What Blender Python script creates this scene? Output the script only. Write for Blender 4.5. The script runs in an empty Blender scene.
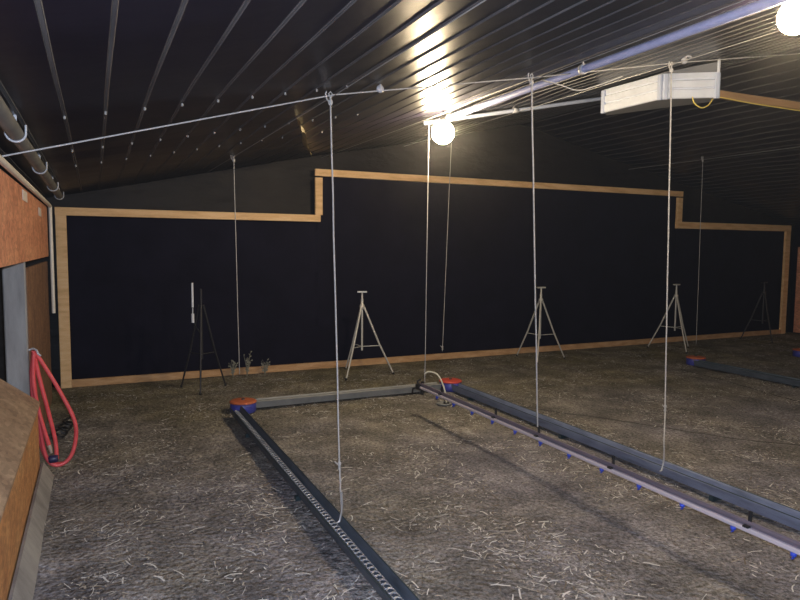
import bpy, math, random
from mathutils import Vector, Matrix, noise
random.seed(11)
R = random.random
def U(a, b): return a + (b - a) * R()
col = bpy.context.scene.collection
scn = bpy.context.scene

# ------------------------------------------------------------------ materials
def mat(name, base=(.5, .5, .5), rough=.7, metal=0., emis=None, es=0., spec=.5):
    m = bpy.data.materials.new(name); m.use_nodes = True
    b = m.node_tree.nodes['Principled BSDF']
    b.inputs['Base Color'].default_value = (*base, 1); b.inputs['Roughness'].default_value = rough
    b.inputs['Metallic'].default_value = metal; b.inputs['Specular IOR Level'].default_value = spec
    if emis:
        b.inputs['Emission Color'].default_value = (*emis, 1); b.inputs['Emission Strength'].default_value = es
    return m
def nn(m, t, **k):
    n = m.node_tree.nodes.new(t)
    for a, v in k.items(): setattr(n, a, v)
    return n
def varied(name, cols, scale=8., stretch=(1, 1, 1), rough=.7, metal=0., bump=.0, bscale=40., spec=.5, detail=6., rv=0.):
    """noise-driven colour ramp over object coordinates, with a bump"""
    m = mat(name, cols[0], rough, metal, spec=spec); nt = m.node_tree; L = nt.links
    b = nt.nodes['Principled BSDF']
    tc = nn(m, 'ShaderNodeTexCoord'); mp = nn(m, 'ShaderNodeMapping'); mp.inputs['Scale'].default_value = stretch
    L.new(tc.outputs['Object'], mp.inputs['Vector'])
    n = nn(m, 'ShaderNodeTexNoise'); n.inputs['Scale'].default_value = scale; n.inputs['Detail'].default_value = detail
    n.inputs['Roughness'].default_value = .65
    L.new(mp.outputs['Vector'], n.inputs['Vector'])
    r = nn(m, 'ShaderNodeValToRGB'); e = r.color_ramp.elements
    while len(e) < len(cols): e.new(.5)
    for i, c in enumerate(cols):
        e[i].position = .3 + .4 * i / max(1, len(cols) - 1); e[i].color = (*c, 1)
    L.new(n.outputs['Fac'], r.inputs['Fac']); L.new(r.outputs['Color'], b.inputs['Base Color'])
    if rv:
        mr = nn(m, 'ShaderNodeMapRange'); mr.inputs['To Min'].default_value = rough - rv; mr.inputs['To Max'].default_value = rough + rv
        mr.inputs['From Min'].default_value = .3; mr.inputs['From Max'].default_value = .7
        L.new(n.outputs['Fac'], mr.inputs['Value']); L.new(mr.outputs['Result'], b.inputs['Roughness'])
    if bump:
        n2 = nn(m, 'ShaderNodeTexNoise'); n2.inputs['Scale'].default_value = bscale; n2.inputs['Detail'].default_value = 5
        L.new(mp.outputs['Vector'], n2.inputs['Vector'])
        bp = nn(m, 'ShaderNodeBump'); bp.inputs['Strength'].default_value = 1; bp.inputs['Distance'].default_value = bump
        L.new(n2.outputs['Fac'], bp.inputs['Height']); L.new(bp.outputs['Normal'], b.inputs['Normal'])
    return m

def osb(name, cols):
    m = varied(name, cols, 5., (1, 1, 1), .75, bump=.004, bscale=30)
    nt = m.node_tree; L = nt.links; b = nt.nodes['Principled BSDF']
    v = nn(m, 'ShaderNodeTexVoronoi'); v.inputs['Scale'].default_value = 42
    mp = nn(m, 'ShaderNodeMapping'); mp.inputs['Scale'].default_value = (1, .55, 1.2)
    tc = nn(m, 'ShaderNodeTexCoord'); L.new(tc.outputs['Object'], mp.inputs['Vector']); L.new(mp.outputs['Vector'], v.inputs['Vector'])
    hs = nn(m, 'ShaderNodeHueSaturation'); mr = nn(m, 'ShaderNodeMapRange')
    mr.inputs['To Min'].default_value = .80; mr.inputs['To Max'].default_value = 1.2
    sp = nn(m, 'ShaderNodeSeparateColor'); L.new(v.outputs['Color'], sp.inputs['Color'])
    L.new(sp.outputs[0], mr.inputs['Value']); L.new(mr.outputs['Result'], hs.inputs['Value'])
    src = b.inputs['Base Color'].links[0].from_socket
    L.new(src, hs.inputs['Color']); L.new(hs.outputs['Color'], b.inputs['Base Color'])
    return m

M = {}
M['osb_red'] = osb('reddish_strand_board', [(.42, .17, .10), (.60, .27, .16), (.66, .34, .20)])
M['osb_orange'] = osb('orange_strand_board', [(.34, .15, .06), (.50, .25, .10), (.56, .33, .15)])
M['osb_tan'] = osb('tan_strand_board', [(.24, .16, .11), (.34, .24, .17), (.40, .29, .20)])
M['osb_brown'] = osb('brown_strand_board', [(.13, .07, .045), (.20, .11, .07), (.26, .15, .09)])
M['pine'] = varied('yellow_pine', [(.56, .34, .15), (.74, .48, .24), (.82, .58, .33)], 3., (1, 6, 6), .6, bump=.001)
M['sill'] = varied('dirty_pine', [(.36, .20, .09), (.50, .30, .15), (.60, .40, .24)], 5., (1, 4, 4), .8, bump=.002)
M['grey_wood'] = varied('weathered_grey_wood', [(.17, .165, .17), (.28, .275, .28), (.37, .365, .36)], 5., (1, 1, .2), .8, bump=.002)
M['beam'] = varied('brown_timber', [(.26, .15, .07), (.38, .23, .11)], 4., (.4, 4, 4), .7)
M['film'] = varied('black_film', [(.003, .0015, .008), (.007, .0055, .015)], 1.6, (1, 1, 1), .34, bump=.006, bscale=1.8, rv=.04, spec=.28)
M['rib'] = varied('highlight_rib', [(.030, .030, .038), (.085, .085, .09)], 5., (1, .3, 1), .5, bump=.002, bscale=6)  # paler than the film: the light caught along the ribs is in the colour
M['curtain'] = varied('black_curtain_cloth', [(.004, .0035, .011), (.008, .0075, .020)], 2.2, (1, 1, 1), .8, bump=.02, bscale=1.6, spec=.12)
M['gable'] = varied('dull_black_film', [(.007, .006, .008), (.016, .014, .016)], 1.4, (1, 1, 2.2), .6, bump=.05, bscale=1.5, spec=.25)
M['rope'] = varied('white_rope', [(.30, .30, .31), (.46, .46, .47)], 60., rough=.8)
M['steel'] = mat('steel_wire', (.5, .5, .52), .4, .6)
M['pvc'] = varied('off_white_pipe', [(.70, .66, .60), (.80, .77, .72)], 12., rough=.5)
M['eavepipe'] = varied('grey_pipe', [(.10, .10, .10), (.17, .17, .16)], 6., rough=.55)
M['clip'] = mat('pale_clip', (.40, .41, .45), .5)
M['bluepipe'] = varied('pale_blue_pipe', [(.32, .36, .62), (.42, .46, .72)], 10., rough=.35)
M['trough'] = varied('galvanised_trough', [(.11, .135, .20), (.17, .205, .31), (.22, .27, .38)], 7., (3, .6, 3), .42, .15, bump=.0008, rv=.08)
M['troughdark'] = varied('dark_galvanised_trough', [(.05, .065, .09), (.085, .11, .15), (.12, .15, .20)], 7., (3, .6, 3), .42, .3, bump=.0008, rv=.08)
M['troughpale'] = varied('dusty_galvanised_trough', [(.19, .20, .21), (.28, .29, .29)], 9., rough=.6, metal=.2)
M['lip'] = mat('dark_trough_lip', (.025, .045, .055), .4, .2)
M['chain'] = varied('feed_chain_steel', [(.20, .22, .28), (.42, .44, .50)], 30., rough=.4, metal=.6)
M['red'] = varied('orange_red_plastic', [(.36, .085, .035), (.48, .14, .06)], 20., rough=.5)
M['redder'] = varied('bright_red_plastic', [(.46, .05, .035), (.56, .09, .06)], 20., rough=.5)
M['blue'] = varied('blue_plastic', [(.03, .035, .22), (.05, .06, .34)], 20., rough=.4)
M['nipple'] = mat('bright_blue_plastic', (.03, .07, .55), .35)
M['alu'] = varied('lilac_aluminium', [(.15, .13, .17), (.24, .21, .26)], 6., (8, .4, 8), .35, .3)
M['pipe_gloss'] = mat('pale_square_pipe', (.60, .55, .62), .18, .2)
M['dirtycable'] = varied('dusty_black_cable', [(.03, .028, .028), (.07, .065, .06)], 6., rough=.8)
M['black'] = mat('black_plastic', (.012, .012, .014), .5)
M['hose'] = varied('red_rubber_hose', [(.62, .06, .07), (.76, .11, .12)], 20., rough=.38)
M['darkblue'] = mat('dark_blue_plastic', (.02, .02, .07), .4)
M['brass'] = mat('pale_brass', (.65, .58, .48), .35, .5)
M['tripod'] = mat('grey_aluminium_leg', (.52, .52, .50), .4, .2)
M['tripod_dark'] = mat('black_metal_leg', (.03, .03, .035), .4, .3)
M['white'] = varied('white_plastic', [(.64, .68, .76), (.74, .79, .88)], 8., rough=.45)
M['whiteb'] = mat('bluish_white_plastic', (.50, .56, .70), .4)
M['grey'] = mat('grey_plastic', (.22, .22, .22), .6)
M['yellow'] = mat('yellow_cord', (.70, .55, .12), .5)
M['globe'] = mat('glowing_globe', (1, .9, .7), .5, emis=(1, .78, .49), es=350)
M['tube'] = mat('milky_tube', (.55, .56, .48), .4)
M['weed'] = varied('dry_weed', [(.16, .16, .13), (.32, .32, .26)], 30., rough=.8)
M['flap'] = varied('tan_torn_film', [(.20, .17, .08), (.34, .28, .13)], 12., rough=.5, bump=.01, bscale=12)
M['patch'] = varied('pale_pink_tape', [(.62, .54, .54), (.78, .74, .72)], 30., rough=.6)

# litter floor
def litter():
    m = varied('litter', [(.085, .082, .096), (.165, .160, .182), (.29, .28, .31)], 2.6, rough=.92, bump=.045, bscale=26, spec=.2, detail=12)
    nt = m.node_tree; L = nt.links; b = nt.nodes['Principled BSDF']
    tc = nn(m, 'ShaderNodeTexCoord')
    n = nn(m, 'ShaderNodeTexNoise'); n.inputs['Scale'].default_value = 48; n.inputs['Detail'].default_value = 6; n.inputs['Roughness'].default_value = .8
    L.new(tc.outputs['Object'], n.inputs['Vector'])
    r = nn(m, 'ShaderNodeMapRange'); r.inputs['From Min'].default_value = .35; r.inputs['From Max'].default_value = .68
    r.inputs['To Min'].default_value = .25; r.inputs['To Max'].default_value = 2.1
    L.new(n.outputs['Fac'], r.inputs['Value'])
    # greener, rawer straw towards the curtain
    g = nn(m, 'ShaderNodeTexNoise'); g.inputs['Scale'].default_value = .9; g.inputs['Detail'].default_value = 3
    L.new(tc.outputs['Object'], g.inputs['Vector'])
    sx = nn(m, 'ShaderNodeSeparateXYZ'); L.new(tc.outputs['Object'], sx.inputs['Vector'])
    my = nn(m, 'ShaderNodeMapRange'); my.inputs['From Min'].default_value = 4.2; my.inputs['From Max'].default_value = 7.5
    L.new(sx.outputs['Y'], my.inputs['Value'])
    mg = nn(m, 'ShaderNodeMapRange'); mg.inputs['From Min'].default_value = .35; mg.inputs['From Max'].default_value = .65
    L.new(g.outputs['Fac'], mg.inputs['Value'])
    mul = nn(m, 'ShaderNodeMath', operation='MULTIPLY_ADD'); L.new(my.outputs['Result'], mul.inputs[0]); mul.inputs[1].default_value = .6
    m3 = nn(m, 'ShaderNodeMath', operation='MULTIPLY'); L.new(mg.outputs['Result'], m3.inputs[0]); m3.inputs[1].default_value = .4
    L.new(m3.outputs[0], mul.inputs[2])
    mx = nn(m, 'ShaderNodeMix', data_type='RGBA', blend_type='MULTIPLY'); L.new(mul.outputs[0], mx.inputs['Factor'])
    src = b.inputs['Base Color'].links[0].from_socket
    L.new(src, mx.inputs['A']); mx.inputs['B'].default_value = (1.0, .93, .50, 1)
    hs = nn(m, 'ShaderNodeHueSaturation'); L.new(mx.outputs['Result'], hs.inputs['Color']); L.new(r.outputs['Result'], hs.inputs['Value'])
    L.new(hs.outputs['Color'], b.inputs['Base Color'])
    return m
M['litter'] = litter()
M['straw1'] = mat('pale_straw', (.58, .57, .56), .7)
M['straw2'] = mat('tan_straw', (.34, .31, .27), .8)
M['straw3'] = mat('brown_straw', (.14, .11, .085), .85)

# ------------------------------------------------------------------ mesh builder
class MB:
    def __init__(s): s.v = []; s.f = []; s.mi = []; s.sm = []
    def add(s, vs, fs, mi=0, smooth=False):
        o = len(s.v); s.v += [tuple(v) for v in vs]
        for f in fs: s.f.append(tuple(i + o for i in f)); s.mi.append(mi); s.sm.append(smooth)
    def box(s, x0, x1, y0, y1, z0, z1, mi=0):
        v = [(x, y, z) for z in (z0, z1) for y in (y0, y1) for x in (x0, x1)]
        s.add(v, [(0, 2, 3, 1), (4, 5, 7, 6), (0, 1, 5, 4), (2, 6, 7, 3), (0, 4, 6, 2), (1, 3, 7, 5)], mi)
    def bevel_bar(s, a, b, w, h, up=(0, 0, 1), c=.15, mi=0):
        """a board from a to b with chamfered edges; w across, h along up"""
        a = Vector(a); b = Vector(b); d = (b - a).normalized(); u = Vector(up); u = (u - d * u.dot(d)).normalized(); r = d.cross(u)
        k = c * min(w, h)
        prof = [(-w/2 + k, -h/2), (w/2 - k, -h/2), (w/2, -h/2 + k), (w/2, h/2 - k), (w/2 - k, h/2), (-w/2 + k, h/2), (-w/2, h/2 - k), (-w/2, -h/2 + k)]
        vs = [p + r * x + u * y for p in (a, b) for x, y in prof]
        fs = [(i, (i + 1) % 8, 8 + (i + 1) % 8, 8 + i) for i in range(8)] + [tuple(range(7, -1, -1)), tuple(range(8, 16))]
        s.add(vs, fs, mi)
    def tube(s, pts, r, n=8, mi=0, caps=True):
        pts = [Vector(p) for p in pts]; m = len(pts)
        rs = r if isinstance(r, (list, tuple)) else [r] * m
        T = [(pts[min(i + 1, m - 1)] - pts[max(i - 1, 0)]).normalized() for i in range(m)]
        u = T[0].orthogonal().normalized(); vs = []
        for i in range(m):
            u = (u - T[i] * u.dot(T[i])).normalized(); w = T[i].cross(u)
            for k in range(n):
                a = 2 * math.pi * k / n; vs.append(pts[i] + (u * math.cos(a) + w * math.sin(a)) * rs[i])
        fs = [(i * n + k, i * n + (k + 1) % n, (i + 1) * n + (k + 1) % n, (i + 1) * n + k) for i in range(m - 1) for k in range(n)]
        s.add(vs, fs, mi, True)
        if caps: s.add(vs[:n], [tuple(range(n - 1, -1, -1))], mi); s.add(vs[-n:], [tuple(range(n))], mi)
    def lathe(s, prof, c=(0, 0, 0), n=24, mi=0, axis='z', smooth=True):
        vs = []
        for r, h in prof:
            for k in range(n):
                a = 2 * math.pi * k / n; x, y = r * math.cos(a), r * math.sin(a)
                p = {'z': (x, y, h), 'y': (x, h, y), 'x': (h, x, y)}[axis]
                vs.append((c[0] + p[0], c[1] + p[1], c[2] + p[2]))
        m = len(prof)
        s.add(vs, [(i * n + k, i * n + (k + 1) % n, (i + 1) * n + (k + 1) % n, (i + 1) * n + k) for i in range(m - 1) for k in range(n)], mi, smooth)
    def extrude(s, prof, y0, y1, mi=0, closed=True, caps=True, axis='y'):
        """prof in (x, z) swept along y (or (y, z) along x)"""
        n = len(prof)
        vs = [((x, y, z) if axis == 'y' else (y, x, z)) for y in (y0, y1) for x, z in prof]
        rng = range(n if closed else n - 1)
        s.add(vs, [(i, (i + 1) % n, n + (i + 1) % n, n + i) for i in rng], mi)
        if caps and closed: s.add(vs[:n], [tuple(range(n - 1, -1, -1))], mi); s.add(vs[n:], [tuple(range(n))], mi)
    def build(s, name, mats, parent=None, loc=None):
        me = bpy.data.meshes.new(name)
        off = Vector(loc) if loc is not None else Vector((0, 0, 0))
        me.from_pydata([tuple(Vector(v) - off) for v in s.v], [], s.f)
        for m in (mats if isinstance(mats, (list, tuple)) else [mats]): me.materials.append(M[m])
        me.polygons.foreach_set('material_index', s.mi); me.polygons.foreach_set('use_smooth', s.sm); me.update()
        o = bpy.data.objects.new(name, me); col.objects.link(o)
        if loc is not None: o.location = loc
        if parent: o.parent = parent
        return o
def tag(o, label=None, cat=None, group=None, kind=None):
    if label: o['label'] = label
    if cat: o['category'] = cat
    if group: o['group'] = group
    if kind: o['kind'] = kind
    return o
def empty(name, loc, label, cat, group=None):
    o = bpy.data.objects.new(name, None); col.objects.link(o); o.location = loc; o.empty_display_size = .05
    return tag(o, label, cat, group)
def copy_thing(o, loc, label, parent=None):
    c = o.copy(); col.objects.link(c); c.location = loc if parent is None else o.location
    if parent is None: c['label'] = label
    else: c.parent = parent
    for ch in list(o.children): copy_thing(ch, None, None, c)
    return c
def catmull(P, k=6):
    P = [Vector(p) for p in P]; out = []
    for i in range(len(P) - 1):
        a = P[max(i - 1, 0)]; b = P[i]; c = P[i + 1]; d = P[min(i + 2, len(P) - 1)]
        for j in range(k):
            t = j / k; out.append(.5 * ((2 * b) + (c - a) * t + (2 * a - 5 * b + 4 * c - d) * t * t + (3 * b - a - 3 * c + d) * t ** 3))
    return out + [P[-1]]

# ------------------------------------------------------------------ camera (eye 1.6 m, turned right, slightly down)
yaw, pit, rol = math.radians(25.3), math.radians(4.6), math.radians(.45)
fw = Vector((math.sin(yaw) * math.cos(pit), math.cos(yaw) * math.cos(pit), -math.sin(pit)))
rt = Vector((math.cos(yaw), -math.sin(yaw), 0)); up = rt.cross(fw)
rr = rt * math.cos(rol) + up * math.sin(rol); uu = up * math.cos(rol) - rt * math.sin(rol)
cam = bpy.data.objects.new('camera', bpy.data.cameras.new('camera')); col.objects.link(cam)
cam.matrix_world = Matrix(((rr.x, uu.x, -fw.x, 0), (rr.y, uu.y, -fw.y, 0), (rr.z, uu.z, -fw.z, 1.6), (0, 0, 0, 1)))
cam.data.sensor_width = 36; cam.data.lens = 646 / 800 * 36; cam.data.clip_start = .02
scn.camera = cam

# ------------------------------------------------------------------ the building
YW = 8.12                                     # far wall
RX, RZ, EZ = 5.9, 3.47, 2.15; S = (RZ - EZ) / 6.3
def ceil_z(x): return EZ + S * (x + .4) if x < RX else EZ + S * (12.2 - x)

# floor: uneven deep litter
def floor_h(x, y):
    return .012 * noise.noise((x * 2.1, y * 2.1, 3)) + .006 * noise.noise((x * 9, y * 9, 1)) - .004
b = MB(); nx, ny = 330, 260; X0, X1, Y0, Y1 = -1.3, 12.6, -3.0, 8.3
vs = [(X0 + (X1 - X0) * i / nx, Y0 + (Y1 - Y0) * j / ny) for j in range(ny + 1) for i in range(nx + 1)]
b.add([(x, y, floor_h(x, y)) for x, y in vs], [(j * (nx + 1) + i, j * (nx + 1) + i + 1, (j + 1) * (nx + 1) + i + 1, (j + 1) * (nx + 1) + i) for j in range(ny) for i in range(nx)], 0, True)
floor = tag(b.build('floor', 'litter'), 'grey brown litter covered dirt floor', kind='structure')

# loose straw and shavings, clumped
def straw():
    b = MB(); n = 0
    while n < 30000:
        x = U(-.3, 12.0); y = U(1.0, 8.0)
        if x / y > 1.75: continue
        c = noise.noise((x * 1.7, y * 1.7, 7)) + .5 * noise.noise((x * 5, y * 5, 2))
        if R() > .30 + c * 1.25: continue
        big = R() < (.17 if y < 4.5 else .12)
        L = U(.03, .10) if big else U(.012, .04); w = U(.001, .0042) if big else U(.001, .0035)
        a = U(0, math.pi * 2); t = U(-.25, .3); bend = U(-.3, .3); z = floor_h(x, y) + .003
        pts = []; px, py, pz = x, y, z
        for k in range(4):
            dx, dy = math.cos(a), math.sin(a); h = L / 3
            pts += [(px - dy * w, py + dx * w, pz + .002), (px + dy * w, py - dx * w, pz + .001)]
            px += dx * h; py += dy * h; pz += t * h * (1 if k < 1 else -.3); a += bend
        q = R(); mi = 0 if (big and q < .62) or q < .22 else (1 if q < .72 else 2)
        b.add(pts, [(2 * k, 2 * k + 1, 2 * k + 3, 2 * k + 2) for k in range(3)], mi); n += 1
    return b.build('straw_litter', ['straw1', 'straw2', 'straw3'])
tag(straw(), 'pale straw and wood shavings scattered over the dirt floor', 'straw', kind='stuff')

# ceiling: ribbed black sheeting on both slopes
def ceil_profile():
    P = []; x = -1.2
    xs = []
    k0 = -5
    for k in range(k0, 75):
        c = -.11 + .178 * k
        if c < -1.1 or c > 12.4: continue
        xs += [(c - .009, 0), (c - .007, .004), (c - .0045, .0008), (c + .0045, .0008), (c + .007, .004), (c + .009, 0)]
    xs = [(-1.2, 0)] + xs + [(12.6, 0)]
    xs.append((RX, 0)); xs.sort()
    return xs
cp = ceil_profile(); ys = [-3.2 + .35 * j for j in range(33)]; ys[-1] = 8.3
b = MB(); vs = []
for y in ys:
    for x, d in cp:
        w = .012 * noise.noise((x * .5, y * .8, 5)) + (.020 * noise.noise((x * .7, y * 1.5, 9)) if y > 4.6 else 0)
        vs.append((x + .01 * noise.noise((x, y * .6, 4)), y, ceil_z(x) - d + w))
n = len(cp); fs, mi = [], []
for j in range(len(ys) - 1):
    for i in range(n - 1):
        f = (j * n + i, (j + 1) * n + i, (j + 1) * n + i + 1, j * n + i + 1)
        b.add([vs[k] for k in f], [(0, 1, 2, 3)], 1 if (cp[i][1] > 0 or cp[i + 1][1] > 0) else 0)
ceiling = tag(b.build('ceiling', ['film', 'rib']), 'ribbed glossy black sheeting ceiling', kind='structure')
for yr in (3.5, 4.7, 5.55):
    for k in range(0, 9 if yr < 4 else 12):
        x = -.11 + .178 * k
        s = MB(); s.lathe([(0, -.003), (.0055, -.003), (.006, 0), (.006, .012)], (x, yr, ceil_z(x) - .012), 8)
        s.build('screw', 'grey', ceiling)

def sheet(name, c0, c1, axis, mats, amp=0., kind='structure', nz=14, top=None, seed=0, nx=80):
    b = MB(); vs = []
    for j in range(nz + 1):
        for i in range(nx + 1):
            t = i / nx; p = c0[0] + (c1[0] - c0[0]) * t
            zt = top(p) if top else c1[1]
            z = c0[1] + (zt - c0[1]) * j / nz
            d = amp * noise.noise((p * 1.3, z * 1.1, seed)) + amp * .4 * noise.noise((p * 4, z * 2.2, seed + 3))
            vs.append((p, c0[2] + d, z) if axis == 'x' else (c0[2] + d, p, z))
    b.add(vs, [(j * (nx + 1) + i, j * (nx + 1) + i + 1, (j + 1) * (nx + 1) + i + 1, (j + 1) * (nx + 1) + i) for j in range(nz) for i in range(nx)], 0, True)
    o = b.build(name, mats); o['kind'] = kind; return o
sheet('wall_far', (-1.25, -.05, 8.24), (12.6, 4, 8.24), 'x', 'gable', .035, top=lambda x: ceil_z(x) + .02)
sheet('wall_left', (-3.1, -.05, -1.15), (8.3, 2.06, -1.15), 'y', 'film', .01)
sheet('wall_right', (-3.1, -.05, 12.45), (8.3, 2.16, 12.45), 'y', 'film', .01)
sheet('wall_back', (-1.25, -.05, -3.05), (12.6, 4, -3.05), 'x', 'gable', .01, top=lambda x: ceil_z(x) + .02)

# stepped timber frame with black curtain stretched behind it
fr = empty('timber_frame', (5.9, YW, 0), 'long stepped yellow pine frame around the black curtain on the far wall', 'frame')
def board(x0, x1, z0, z1, vert=False, m='pine', name='rail', th=.045, dy=0):
    c = Vector((5.9, YW, 0)); bb = MB()
    if vert: bb.bevel_bar(Vector(((x0 + x1) / 2, YW - .02 + dy, z0)) - c, Vector(((x0 + x1) / 2, YW - .02 + dy, z1)) - c, x1 - x0, th, up=(0, 1, 0), c=.1)
    else: bb.bevel_bar(Vector((x0, YW - .02 + dy, (z0 + z1) / 2)) - c, Vector((x1, YW - .02 + dy, (z0 + z1) / 2)) - c, th, z1 - z0, c=.1)
    return bb.build(name, m, fr)
board(-.38, 2.67, 1.93, 2.02); board(2.60, 2.70, 2.02, 2.50, True, name='step_post'); board(2.60, 5.42, 2.52, 2.61)
board(5.42, 9.20, 2.52, 2.61, dy=.003); board(9.08, 9.20, 2.09, 2.50, True, name='step_post'); board(9.08, 12.12, 1.975, 2.09)
board(-.38, -.27, .0, 1.93, True, name='post'); board(11.98, 12.12, .0, 1.975, True, name='post')
board(-.27, 4.0, .0, .085, m='sill', name='sill'); board(4.0, 8.2, .0, .085, m='sill', name='sill'); board(8.2, 11.98, .0, .085, m='sill', name='sill')
b = MB(); s = MB()
def topz(x): return 2.0 if x < 2.65 else (2.55 if x < 9.15 else 2.03)
xs = [-.35 + i * .0625 for i in range(200)]
xs = [x for x in xs if x < 12.08] + [2.649, 2.651, 9.149, 9.151, 12.09]; xs.sort()
nz = 16; vs = []
for j in range(nz + 1):
    for x in xs:
        z = .03 + (topz(x) - .03) * j / nz
        seam = .006 * max(0, 1 - abs(((z - .62) % .62) - .02) / .02) if z < 2.4 else 0
        vs.append((x, YW + .035 + .02 * noise.noise((x * 1.2, z * .8, 2)) - seam, z))
k = len(xs)
s.add(vs, [(j * k + i, j * k + i + 1, (j + 1) * k + i + 1, (j + 1) * k + i) for j in range(nz) for i in range(k - 1)], 0, True)
tag(s.build('black_curtain', 'curtain'), 'matt black curtain stretched inside the stepped timber frame', 'curtain')

# ------------------------------------------------------------------ left side
pa = MB(); pa.bevel_bar((-.42, -1.0, 1.735), (-.42, 7.28, 1.735), .018, .49, c=.1)
tag(pa.build('board_panel', 'osb_red'), 'upper reddish strand board panel along the left wall', 'panel')
for y, z, h, w in ((5.0, 1.925, .034, .16), (6.3, 1.88, .034, .14)):
    q = MB(); q.box(-.4095, -.4065, y - w, y + w, z - h, z + h)
    tag(q.build('tape_patch', 'patch'), 'nearer pale tape patch on the red board, under the white pipe' if y < 6 else 'farther pinkish tape patch on the red board, near its end', 'tape', 'tape patches on the red board')
pi = MB(); pi.tube(catmull([(-.385, -1, 1.995), (-.385, 3, 1.997), (-.385, 6, 1.994), (-.385, 7.22, 1.99), (-.385, 7.33, 1.96), (-.385, 7.335, 1.8), (-.385, 7.33, .92)], 5), .017, 10)
tag(pi.build('white_pipe', 'pvc'), 'off-white pipe along the red board top, turning down at the corner', 'pipe')
# eave pipe on clips
ep = empty('eave_pipe', (-.3, 3, 2.1), 'grey pipe clipped under the left edge of the black ceiling', 'pipe')
q = MB(); q.tube([Vector(p) - Vector((-.3, 3, 2.1)) for p in catmull([(-.3, -1, 2.085), (-.3, 3, 2.09), (-.3, 5, 2.095), (-.305, 7.6, 2.10)], 4)], .032, 14); q.build('pipe', 'eavepipe', ep)
for y in (1.9, 3.35, 4.75, 6.2, 7.3):
    q = MB()
    arc = [(.04 * math.cos(a), y - 3, -.005 + .04 * math.sin(a)) for a in [math.pi * (1 + i / 10) for i in range(11)]]
    q.tube([(-.04, y - 3, .03)] + arc + [(.04, y - 3, .03)], .005, 6); q.bevel_bar((.0, y - 3, .03), (.0, y - 3, .075), .014, .008, up=(0, 1, 0)); q.build('clip', 'clip', ep)

# lower board wall beyond the nest box, grey post, nest box with kick board
lo = MB(); lo.bevel_bar((-.44, 5.16, .73), (-.44, 7.42, .73), .02, 1.42, c=.1)
tag(lo.build('board_panel', 'osb_brown'), 'brown strand board panel behind the hanging red hose', 'panel')
po = MB(); po.bevel_bar((-.497, 5.09, .0), (-.497, 5.09, 1.97), .135, .05, up=(0, 1, 0), c=.15)
tag(po.build('grey_post', 'grey_wood'), 'weathered grey upright board at the left wall behind the box end', 'post')
nb = empty('nest_box', (-.6, 3, 0), 'long low wooden box with sloping lid at the left edge', 'box')
o3 = Vector((-.6, 3, 0))
q = MB(); q.extrude([(.20, .02), (.22, .02), (.22, .50), (.20, .50)], -2.6, 2.0); q.build('front_board', 'osb_orange', nb)
q = MB(); q.extrude([(.235, .505), (.235, .523), (-.28, .93), (-.28, .912)], -2.6, 2.02); q.build('lid', 'osb_tan', nb)
q = MB(); q.extrude([(-.29, .02), (.20, .02), (.20, .505), (-.29, .89)], 1.975, 1.995); q.build('end_board', 'osb_brown', nb)
q = MB(); q.extrude([(.285, -.005), (.305, -.005), (.245, .105), (.228, .095)], -2.6, 2.0); q.build('kick_board', 'grey_wood', nb)

# hanging red hose
hz = Vector((-.40, 5.05, 0))
hs = empty('garden_hose', hz, 'red rubber hose hung in long loops at the left wall', 'hose')
loops = [
 [(.0, .05, .87), (.05, .06, .78), (.16, .06, .55), (.245, .05, .32), (.22, .04, .12), (.14, .03, .045), (.06, .03, .10), (.02, .04, .35), (-.005, .05, .70), (.0, .05, .87)],
 [(.0, .03, .87), (.03, .04, .68), (.08, .04, .42), (.115, .04, .22), (.12, .03, .09)],
 [(.005, .02, .86), (-.005, .02, .66), (.02, .02, .45), (.075, .02, .20)],
 [(.0, .07, .87), (-.02, .07, .66), (.0, .07, .34), (.045, .06, .12), (.10, .05, .055), (.17, .04, .05)],
]
for i, lp in enumerate(loops):
    q = MB(); q.tube(catmull(lp, 8), .0135, 10); q.build('hose_loop', 'hose', hs)
q = MB(); q.tube([(.075, .02, .20), (.083, .02, .17), (.088, .02, .14)], [.014, .012, .008], 10); q.build('nozzle', 'brass', hs)
for c in ((.03, .0, .045), (.10, .01, .10)):
    q = MB(); q.lathe([(0, -.03), (.022, -.03), (.027, -.02), (.027, .02), (.022, .03), (0, .03)], c, 14, axis='x'); q.build('coupling', 'darkblue', hs)
q = MB(); q.tube([(-.03, .05, .875), (.0, .05, .885), (.02, .03, .875), (.03, .02, .85), (.045, .02, .835)], .007, 8); q.build('hook', 'clip', hs)
q = MB()
for k in range(3): q.tube([(-.30 + .05 * math.cos(a) + .03 * k, 6.1 + .12 * k + .13 * math.sin(a), .02 + .015 * k + .01 * math.sin(2 * a)) for a in [i * .45 for i in range(15)]], .010, 7)
tag(q.build('black_hose', 'black'), 'short coil of black tubing on the floor behind the red hose', 'hose')

# ------------------------------------------------------------------ right side
q = MB(); q.bevel_bar((12.32, 3.5, .85), (12.32, 8.05, .85), .02, 1.66, c=.1)
tag(q.build('board_panel', 'osb_red'), 'reddish board panel at the far right wall', 'panel')
q = MB(); q.tube([(12.27, 3.5, 1.70), (12.27, 7.9, 1.70)], .02, 8)
tag(q.build('white_pipe', 'pvc'), 'off-white pipe along the far right board top', 'pipe')

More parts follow.
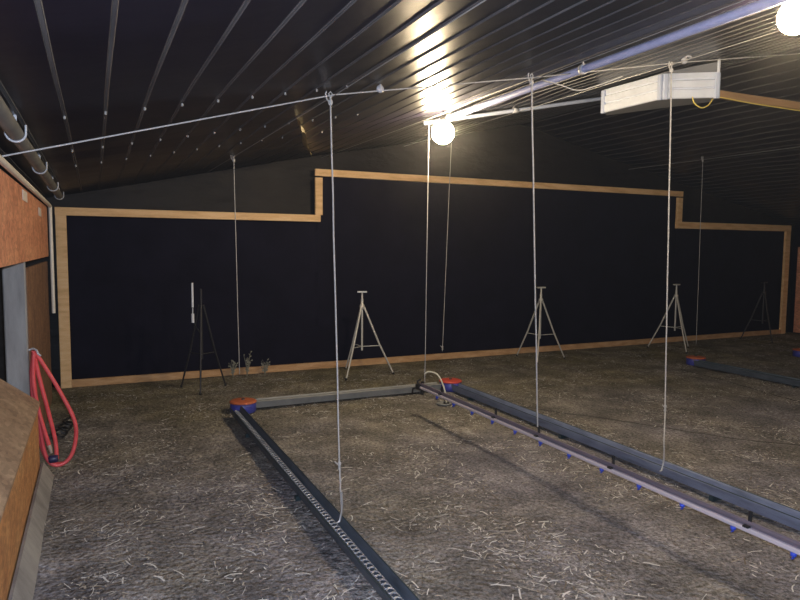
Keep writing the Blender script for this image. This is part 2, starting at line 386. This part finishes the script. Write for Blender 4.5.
# ------------------------------------------------------------------ feeder troughs
def trough_prof(w=.052, h=.075, t=.003, z0=.022):
    o = [(-w, z0 + h), (-w - .006, z0 + h - .006), (-w + .004, z0 + h - .010), (-w * .62, z0), (w * .62, z0), (w - .004, z0 + h - .010), (w + .006, z0 + h - .006), (w, z0 + h)]
    i = [(w - t, z0 + h - t), (w - .007, z0 + h - .012), (w * .58, z0 + t), (-w * .58, z0 + t), (-w + .007, z0 + h - .012), (-w + t, z0 + h - t)]
    return o + i
def trough(x, y0, y1, label, chain=True, m='trough', group='chain feeder troughs'):
    e = empty('feeder_trough', (x, y1, 0), label, 'feeder', group)
    q = MB(); q.extrude(trough_prof(), y0 - y1, 0, caps=True); q.build('channel', m, e)
    for s_ in (-1, 1):
        q = MB(); q.tube([(s_ * .054, y0 - y1, .097), (s_ * .054, -.02, .097)], .0035, 6); q.build('rim', 'lip', e)
    if chain:
        q = MB(); y = y0 - y1 + .03
        while y < -.06:
            # one hooked flat link
            q.tube([(-.017, y, .062), (-.017, y + .028, .062), (.0, y + .036, .066), (.017, y + .028, .062), (.017, y, .062), (.0, y - .004, .066), (-.017, y, .062)], .004, 5, caps=False)
            y += .042
        q.build('feed_chain', 'chain', e)
    y = y0 - y1 + .3
    while y < -.2:
        q = MB(); q.box(-.05, .05, y - .015, y + .015, -.01, .021); q.build('foot', 'lip', e); y += 1.5
    return e
YT = 6.22
trough(1.165, .6, YT - .14, 'dark steel feeder trough nearest the left wall, running toward the camera', m='troughdark')
trough(3.60, -.5, YT - .06, 'blue-grey feeder trough beside the drinker line, running out at right', False)
trough(7.44, 1.5, YT - .02, 'dull feeder trough far right, starting at the dim orange cap', False, m='troughdark')
trough(9.70, 3.0, YT - .1, 'feeder trough farthest right, mostly cut by the frame edge', False)
e = empty('feeder_trough', (1.36, YT + .06, 0), 'pale dusty feeder trough running crosswise between two corner units', 'feeder')
q = MB(); q.extrude(trough_prof(.055, .072), .0, 2.10, axis='x'); q.build('channel', 'troughpale', e)
q = MB(); q.box(0, 2.10, -.040, .040, .075, .082); q.build('cover_strip', 'troughpale', e)
q = MB(); q.bevel_bar((1.86, -.06, -.01), (1.86, -.06, .14), .03, .03, up=(0, 1, 0)); q.build('stake', 'black', e)

def corner(x, y, label, red='red', r=.125):
    e = empty('corner_unit', (x, y, 0), label, 'feeder corner', 'corner units of the feeder')
    q = MB(); q.lathe([(r * .94, .0), (r, .008), (r, .088), (r * .95, .094), (0, .096)], n=28); q.build('housing', 'blue', e)
    q = MB(); q.lathe([(r * 1.03, .094), (r * 1.05, .100), (r * 1.04, .106), (r * .9, .114), (r * .35, .120), (0, .121)], n=28); q.build('cap', red, e)
    q = MB(); q.lathe([(.018, .118), (.018, .127), (.012, .131), (0, .131)], n=10); q.build('hub_bolt', 'lip', e)
    return e
corner(1.27, YT + .02, 'orange-red capped blue corner wheel at the left trough end')
corner(3.62, YT + .08, 'bright red capped corner wheel behind the drinker line end', 'redder')
corner(7.60, YT + .12, 'dim orange capped blue corner wheel toward the right wall')
corner(9.72, YT - .02, 'dark red corner wheel cut by the right edge of the picture')

# ------------------------------------------------------------------ drinker line (hung 0.28 m up)
dx, dz = 2.77, .28
dl = empty('drinker_line', (dx, 5.4, 0), 'raised pale drinker line with blue nipples, hung on ropes', 'drinker line')
q = MB(); q.bevel_bar((.0, -5.6, dz), (.0, 0, dz), .024, .024, c=.2); q.build('square_pipe', 'pipe_gloss', dl)
q = MB(); q.extrude([(.012, dz + .004), (.030, dz + .004), (.030, dz + .034), (.012, dz + .034), (-.002, dz + .044), (-.004, dz + .030)], -5.6, 0); q.build('carrier_profile', 'alu', dl)
y = -5.45
while y < -.1:
    q = MB(); q.lathe([(.0, dz - .040), (.004, dz - .040), (.005, dz - .028), (.013, dz - .027), (.014, dz - .010), (.008, dz - .010)], (-.004, y, 0), 10)
    q.tube([(-.004, y, dz - .03), (-.018, y, dz - .038)], .003, 5)
    q.build('nipple', 'nipple', dl); y += .30
for y in (1.15, 1.98, 2.88, 3.6, 4.14, 5.0):
    q = MB(); q.bevel_bar((.018, y - 5.4, dz - .02), (.018, y - 5.4, dz + .085), .014, .016, up=(0, 1, 0)); q.bevel_bar((-.016, y - 5.4, dz + .016), (.034, y - 5.4, dz + .016), .03, .010)
    q.build('hanger', 'black', dl)
q = MB(); q.bevel_bar((0, -.02, dz), (0, .05, dz), .05, .05); q.tube([(.0, .03, dz), (.0, .05, dz + .05), (.03, .04, dz + .065)], .011, 7); q.tube([(0, .03, dz), (-.05, .05, dz - .02), (-.05, .06, dz - .06)], .010, 7)
q.build('end_fitting', 'black', dl)
# milky overflow tube arching down to a saucer on the floor
sv = (3.20, 5.70, 0)
tb = empty('overflow_tube', sv, 'milky tube arching down to a small saucer near the red cap', 'tube')
q = MB(); q.tube(catmull([(-.115, .22, .29), (-.07, .19, .315), (-.015, .10, .29), (.02, .03, .16), (.03, .0, .02)], 6), .0085, 8); q.build('tube', 'tube', tb)
q = MB(); q.lathe([(.03, .004), (.07, .008), (.078, .022), (.07, .016), (.03, .010), (0, .010)], n=20); q.build('saucer', 'troughpale', tb)
q = MB(); q.lathe([(.03, .010), (.03, .022), (0, .024)], (.03, 0, 0), 12); q.build('plug', 'black', tb)

# ------------------------------------------------------------------ cables and ropes
CX = 1.27
q = MB(); q.tube([(-.47, 3.55, 1.985), (1.27, 3.6, 2.475), (2.72, 3.6, 2.745), (3.92, 3.6, 2.985), (5.5, 3.6, 3.27), (5.95, 3.6, 3.38), (8.0, 3.6, 2.96)], .0042, 6)
tag(q.build('cross_cable', 'rope'), 'long white cable strung crosswise under the ceiling from the left wall', 'cable')
CAB = ((1.27, 2.470, 'thin cable under the ceiling above the left feeder trough'), (2.72, 2.740, 'thin cable under the ceiling above the drinker line'),
       (3.92, 2.975, 'thin cable under the ceiling passing the white box'), (8.05, 2.90, 'thin cable under the dark right ceiling slope'))
for x, z, lb in CAB:
    q = MB(); q.tube([(x, -1.5, z + .01), (x, 1.2, z + .004), (x, 3.6, z), (x, 5.3, z + .008), (x, 7.0, z + .02), (x, 8.2, z + .03)], .0028 if x < 8 else .0035, 6)
    tag(q.build('lift_cable', 'steel'), lb, 'cable', 'lengthwise lifting cables')
def rope(top, bot, label, r=.0045, knot=True, mid=None, hook=False, knots=()):
    e = empty('hanging_rope', top, label, 'rope', 'ropes hanging from the ceiling cables')
    T = Vector(top); P = [Vector(top)] + [Vector(m_) for m_ in (mid or [])] + [Vector(bot)]
    P2 = []
    for a_, b_ in zip(P, P[1:]):
        for i in range(8): P2.append(a_.lerp(b_, i / 8) + Vector((U(-1, 1), U(-1, 1), 0)) * (.0015 if i else 0))
    P2.append(P[-1])
    q = MB(); q.tube([p - T for p in P2], r, 6); q.build('cord', 'rope', e)
    if knot:
        q = MB()
        q.lathe([(0, -.02), (.011, -.015), (.015, 0), (.011, .015), (0, .02)], (0, 0, -.025), 10)
        q.tube([(.0, 0, .0), (.012, 0, .022), (.0, 0, .036), (-.012, 0, .022), (0, 0, 0)], .004, 6)
        q.tube([(0, 0, -.03), (-.022, .0, -.01), (-.03, 0, .02), (-.024, 0, .035)], .0045, 6)
        q.build('knot', 'rope', e)
    for z in knots:
        t = (T.z - z) / (T.z - bot[2]); c = (Vector(mid[0]) if mid else T.lerp(Vector(bot), t)) - T
        q = MB(); q.lathe([(0, -.03), (.011, -.02), (.007, 0), (.012, .018), (0, .03)], c, 8); q.tube([c, c + Vector((-.02, 0, .02)), c + Vector((-.03, 0, .03))], .004, 5)
        q.build('knot', 'rope', e)
    if hook:
        c = Vector(bot) - T
        q = MB(); q.tube([c + Vector((0, 0, .12)), c + Vector((.004, 0, .05)), c, c + Vector((-.012, 0, -.05)), c + Vector((-.03, 0, -.055))], .006, 7)
        q.build('hook', 'steel', e)
    return e
rope((1.25, 3.6, 2.455), (1.205, 3.29, .13), 'white rope hanging to the left feeder trough in the foreground', .005, mid=[(1.24, 3.42, .35)], knots=(.36,), hook=True)
rope((2.655, 3.6, 2.725), (2.775, 3.6, .36), 'white rope hanging to the middle of the drinker line', .0058)
rope((3.92, 3.6, 2.96), (3.55, 3.19, .12), 'white rope hanging past the white ceiling box to the blue-grey trough', .0055, mid=[(3.80, 3.42, .43)], knots=(.46,), hook=True)
rope((1.27, 6.55, 2.475), (1.31, 6.6, .3), 'thin rope hanging over the left pine rail to the weeds', .004)
rope((2.81, 5.35, 2.75), (2.81, 5.38, .33), 'thin rope beside the lit bulb reaching the drinker line end', .0038, knot=False)
rope((3.99, 7.0, 2.99), (3.90, 7.0, .32), 'slack rope right of the lit bulb ending in a white knot', .0035, knots=(.36,), knot=False)
rope((8.05, 6.75, 2.93), (8.12, 6.78, .2), 'faint thin rope hanging before the lower right curtain step', .0036)
q = MB(); q.tube(catmull([(2.73, 3.58, 2.72), (2.86, 3.56, 2.70), (2.99, 3.54, 2.675), (3.12, 3.52, 2.71), (3.35, 3.5, 2.80)], 5), .0042, 6)
tag(q.build('loose_rope', 'rope'), 'short loose rope tail curving beside the drinker line rope top', 'rope')
q = MB()
for c in ((1.56, 3.6, 2.54),):
    q.lathe([(0, -.014), (.02, -.012), (.024, 0), (.02, .012), (0, .014)], c, 12, axis='y'); q.tube([Vector(c) + Vector((0, 0, .02)), Vector(c) + Vector((.01, 0, .045))], .006, 6)
tag(q.build('pulley', 'clip'), 'small pale pulley on the cross cable right of the left rope', 'pulley', 'pulleys on the cables')
q = MB(); c = (4.05, 3.6, 3.02)
q.lathe([(0, -.014), (.022, -.012), (.027, 0), (.022, .012), (0, .014)], c, 12, axis='y'); q.tube([Vector(c) + Vector((0, 0, .02)), Vector(c) + Vector((.03, 0, .04)), Vector(c) + Vector((.07, 0, .035))], .008, 6)
tag(q.build('pulley', 'clip'), 'small pale pulley on the cross cable above the white box', 'pulley', 'pulleys on the cables')

# ------------------------------------------------------------------ pipes under the ceiling
bp = empty('blue_pipe', (3.0, 2, 2.8), 'pale blue pipe running lengthwise under the ribbed ceiling', 'pipe')
q = MB(); q.tube([(-.0, -3, .005), (0, 0, .005), (0, 3.5, .005)], .026, 12); q.build('pipe', 'bluepipe', bp)
for y in (1.5, 3.3):
    q = MB(); q.lathe([(.027, -.015), (.034, -.015), (.034, .015), (.027, .015)], (0, y, .005), 12, axis='y'); q.tube([(0, y, .03), (0, y, .07)], .006, 6); q.build('clamp', 'clip', bp)
gp = empty('cross_pipe', (3.0, 5.62, 2.8), 'pale pipe running crosswise under the ceiling behind the bulb', 'pipe')
pts = [(x, 5.62, ceil_z(x) - .045) for x in (2.9, 3.4, 4.0, 5.0, 5.75)]
q = MB(); q.tube([Vector(p) - Vector((3.0, 5.62, 2.8)) for p in pts], .020, 10); q.build('pipe', 'whiteb', gp)
q = MB(); q.lathe([(.021, -.03), (.028, -.03), (.028, .03), (.021, .03)], Vector((3.95, 5.62, ceil_z(3.95) - .045)) - Vector((3.0, 5.62, 2.8)), 10, axis='x'); q.build('coupler', 'clip', gp)

# ------------------------------------------------------------------ white louvred ceiling box
bo = Vector((4.75, 4.6, 2.95)); bx = empty('ceiling_box', bo, 'white ribbed plastic box with angled front hung under the ceiling', 'ceiling box')
A, N_, B_ = Vector((4.62, 5.07, 0)), Vector((4.665, 4.38, 0)), Vector((5.05, 4.12, 0))
def face(a_, b_, flip, name, ends):
    q = MB(); d = (b_ - a_).normalized(); nrm = Vector((d.y, -d.x, 0))
    if nrm.dot(-Vector((a_.x, a_.y, 0))) < 0: nrm = -nrm
    prof = [(0, .0), (.014, .006), (.016, .075), (-.004, .085), (-.004, .092), (.012, .100), (.012, .155), (-.006, .165), (-.006, .172), (.004, .18), (.004, .225), (-.02, .235)]
    vs = [Vector(p) + nrm * o + Vector((0, 0, 2.955 + z)) - bo for p in (a_, b_) for o, z in prof]
    k = len(prof)
    q.add(vs, [(i, i + 1, k + i + 1, k + i) for i in range(k - 1)], 0)
    q.build(name, 'white', bx)
    for t in ends:
        c = a_.lerp(b_, t) + nrm * .006
        q = MB(); q.bevel_bar(c + Vector((0, 0, 2.95)) - bo, c + Vector((0, 0, 3.17)) - bo, .045, .04, up=nrm, c=.25); q.build('end_cap', 'whiteb', bx)
face(A, N_, 0, 'front_panel', (.0, .975)); face(N_, B_, 0, 'front_panel', (.06, 1.,))
q = MB(); Bk = [A, N_, B_, B_ + Vector((.10, .12, 0)), A + Vector((.12, .08, 0))]
vs = [p + Vector((0, 0, 2.957)) - bo for p in Bk] + [p + Vector((0, 0, 2.965)) - bo for p in Bk]
q.add(vs, [tuple(range(4, -1, -1)), tuple(range(5, 10))] + [(i, (i + 1) % 5, 5 + (i + 1) % 5, 5 + i) for i in range(5)]); q.build('base_plate', 'grey', bx)
q = MB(); 
vs = [A + Vector((.05, .0, 3.18)), A + Vector((.14, .06, 3.23)), B_ + Vector((.12, .14, 3.32)), B_ + Vector((.0, .0, 3.27)), N_ + Vector((.03, .03, 3.20)), 
      A + Vector((.05, .0, 2.96)), A + Vector((.12, .06, 2.96)), B_ + Vector((.10, .12, 2.96)), B_ + Vector((.02, .02, 2.96)), N_ + Vector((.03, .03, 2.96))]
q.add([v - bo for v in vs], [(0, 1, 2, 3, 4), (5, 9, 8, 7, 6), (0, 5, 6, 1), (1, 6, 7, 2), (2, 7, 8, 3), (3, 8, 9, 4), (4, 9, 5, 0)]); q.build('housing', 'grey', bx)
q = MB(); q.bevel_bar(B_ + Vector((0, -.01, 3.16)) - bo, B_ + Vector((0, -.01, 3.29)) - bo, .02, .02, up=(0, 1, 0)); q.build('bracket', 'white', bx)
q = MB(); q.bevel_bar((5.12, 4.22, 3.02), (7.72, 4.22, 3.04), .045, .07, c=.12)
tag(q.build('tie_beam', 'beam'), 'brown timber beam crossing under the ridge right of the white box', 'beam')
q = MB(); q.tube(catmull([(4.83, 4.19, 2.955), (4.85, 4.18, 2.90), (4.92, 4.165, 2.865), (5.00, 4.16, 2.895), (5.06, 4.165, 2.955), (5.14, 4.18, 2.985), (5.6, 4.18, 2.975), (6.4, 4.18, 2.975), (7.4, 4.18, 2.985)], 6), .0055, 7)
tag(q.build('power_cord', 'yellow'), 'yellow cord looping below the white box and along the beam', 'cord')

# ------------------------------------------------------------------ bulbs
def bulb(loc, label, r=.075, mk='globe', zc=None):
    e = empty('light_bulb', loc, label, 'light bulb', 'bare bulbs under the ceiling')
    q = MB(); q.lathe([(0, -r)] + [(r * math.cos(a), r * math.sin(a)) for a in [math.radians(-80 + 10 * i) for i in range(15)]] + [(r * .36, r * .98), (.0, r * .98)], n=28)
    q.build('globe', mk, e)
    sk = min(.06, ceil_z(loc[0]) - loc[2] - r - .012)
    q = MB(); q.lathe([(.022, r * .96), (.027, r + .01), (.027, r + sk - .01), (.012, r + sk), (0, r + sk)], n=14)
    q.tube([(0, 0, r + sk - .01), (0, 0, ceil_z(loc[0]) - loc[2] - .005)], .006, 6); q.build('socket', 'black', e)
    return e
bulb((2.84, 5.14, 2.628), 'glowing round bulb hanging above the middle of the far curtain', .10)  # globe oversized so its shape takes in the glare around the bulb
bulb((3.25, 2.2, 2.785), 'very bright bulb at the upper right corner of the picture', .088)  # globe enlarged for its glare as well
bulb((6.3, 1.2, 3.15), 'lit bulb near the ridge, outside the right edge', .078)

fl = bpy.data.lights.new('camera_flash', 'POINT'); fl.energy = 420; fl.color = (.74, .84, 1.0); fl.shadow_soft_size = .012
fo = bpy.data.objects.new('camera_flash', fl); col.objects.link(fo); fo.location = (.03, .02, 1.66)

# ------------------------------------------------------------------ tripods along the far curtain
def tripod(x, y, h, label, m='tripod', rot=.4, spread=.30, head=True):
    e = empty('tripod', (x, y, 0), label, 'tripod', 'tripods standing before the far curtain'); e.rotation_euler.z = rot
    q = MB(); q.tube([(0, 0, h * .36), (0, 0, h + .18)], .013, 8); q.build('centre_column', m, e)
    for k in range(3):
        a = 2 * math.pi * k / 3; c, s_ = math.cos(a), math.sin(a)
        q = MB(); q.tube([(.025 * c, .025 * s_, h), (spread * .55 * c, spread * .55 * s_, h * .45), (spread * c, spread * s_, .012)], [.013, .012, .009], 8)
        lg = q.build('leg', m, e)
        q = MB(); q.lathe([(0, -.012), (.013, -.010), (.015, .004), (.010, .016)], (spread * c, spread * s_, .012), 8); q.build('foot', 'black', lg)
        q = MB(); q.tube([(0.012 * c, .012 * s_, h * .42), (spread * .57 * c, spread * .57 * s_, h * .43)], .0055, 6); q.build('brace', m, e)
    if head:
        q = MB(); q.lathe([(0, h - .03), (.03, h - .03), (.033, h + .02), (.018, h + .04), (.016, h + .10)], n=12); q.build('head', m, e)
        q = MB(); q.bevel_bar((-.06, 0, h + .19), (.06, 0, h + .19), .05, .02); q.build('mount_plate', m, e)
    return e
t1 = tripod(3.02, 7.50, .86, 'pale metal tripod before the middle of the curtain, left of centre', rot=-.35, spread=.40)
copy_thing(t1, (5.80, 7.52, 0), 'metal tripod right of centre, beside the drinker rope').rotation_euler.z = -.2
copy_thing(t1, (8.42, 7.45, 0), 'metal tripod at the right, before the curtain step').rotation_euler.z = .15
t2 = tripod(1.06, 7.42, .95, 'dark stand with white tube before the left part of the curtain', 'tripod_dark', rot=.3, spread=.28, head=False)
q = MB(); q.tube([(-.10, 0, 1.20), (-.10, 0, .93)], .012, 8); q.tube([(-.10, 0, .92), (-.10, 0, .86)], .006, 8); q.tube([(-.10, 0, .86), (-.10, 0, .76)], .016, 8)
q.build('white_tube', 'white', t2)
q = MB(); q.tube([(-.10, 0, .78), (-.06, 0, .70), (0, 0, .62)], .008, 6); q.build('arm', 'tripod_dark', t2)
t3 = tripod(10.75, 7.6, .85, 'dark stand before the far right end of the curtain', 'tripod_dark', rot=.1, spread=.33)

# thin hoses lying on the floor
def onfloor(P, r, label):
    q = MB(); q.tube([(p.x, p.y, floor_h(p.x, p.y) + .003) for p in catmull([(x, y, 0) for x, y in P], 8)], r, 7)
    tag(q.build('floor_cable', 'dirtycable'), label, 'cable', 'dark cables on the floor')
onfloor([(3.85, 5.45), (4.26, 4.75), (4.45, 4.42), (4.69, 4.04), (4.95, 3.6), (5.3, 3.25), (5.9, 2.6)], .005, 'dark cable snaking over the litter right of the blue-grey trough')
onfloor([(7.10, 6.15), (6.98, 5.4), (6.85, 4.8), (6.75, 4.3), (6.5, 3.2)], .005, 'dark cable on the floor left of the far right trough')

# weeds against the sill
for i, (x, y, h, lb) in enumerate(((1.50, 7.96, .22, 'leftmost of three dry weed tufts at the curtain foot'), (1.67, 7.95, .32, 'middle dry weed tuft below the thin left rope'), (1.90, 7.98, .20, 'rightmost dry weed tuft right of the thin left rope'))):
    q = MB()
    for k in range(12):
        a = U(0, 6.28); l = U(.5, 1) * h; c, s_ = math.cos(a), math.sin(a); w = .004
        P = [(0, 0, -.01), (.014 * c, .014 * s_, l * .5), (.05 * c, .05 * s_, l)]
        q.tube(P, [.004, .0035, .0015], 4)
        for t in (.4, .7, .95):
            z = l * t; r = .05 * t * t; dx_, dy_ = U(-.02, .02), U(-.02, .02)
            q.add([(r * c, r * s_, z), (r * c + dx_, r * s_ + dy_, z + .02), (r * c + dx_ * 1.6, r * s_ + dy_ * 1.6, z + .01), (r * c + dx_, r * s_ + dy_, z - .004)], [(0, 1, 2, 3)])
    o = q.build('weed_tuft', 'weed'); o.location = (x, y, 0); tag(o, lb, 'weed', 'weeds at the curtain foot')

# torn flap of film hanging at the ceiling left of the bulb
b = MB(); vs = []; n_ = 14
for i in range(n_ + 1):
    t = i / n_; x = 1.26 + 1.06 * t; y = 4.35 + 3.1 * t; zc = ceil_z(x) - .012
    w = .04 + .05 * abs(noise.noise((t * 6, 1, 2))) + .02 * math.sin(t * 17)
    vs += [(x, y, zc), (x + .03 * math.sin(t * 9), y - .03, zc - w * .5), (x + .02, y - .05 + .02 * math.sin(t * 13), zc - w)]
b.add(vs, [(3 * i + k, 3 * i + k + 1, 3 * i + k + 4, 3 * i + k + 3) for i in range(n_) for k in (0, 1)], 0, True)
tag(b.build('torn_film', 'flap'), 'ragged tan torn film edge hanging under the ceiling above the frame step', 'film')

# ------------------------------------------------------------------ world, exposure
w = bpy.data.worlds.new('world'); scn.world = w; w.use_nodes = True
vsn = w.node_tree.nodes.new('ShaderNodeVolumeScatter'); vsn.inputs['Density'].default_value = .003; vsn.inputs['Anisotropy'].default_value = .93
w.node_tree.links.new(vsn.outputs['Volume'], w.node_tree.nodes['World Output'].inputs['Volume'])
w.node_tree.nodes['Background'].inputs['Color'].default_value = (.02, .02, .03, 1); w.node_tree.nodes['Background'].inputs['Strength'].default_value = .3
vs_ = scn.view_settings; vs_.view_transform = 'Standard'; vs_.look = 'None'; vs_.exposure = 0.05; vs_.gamma = 1; vs_.use_curve_mapping = False
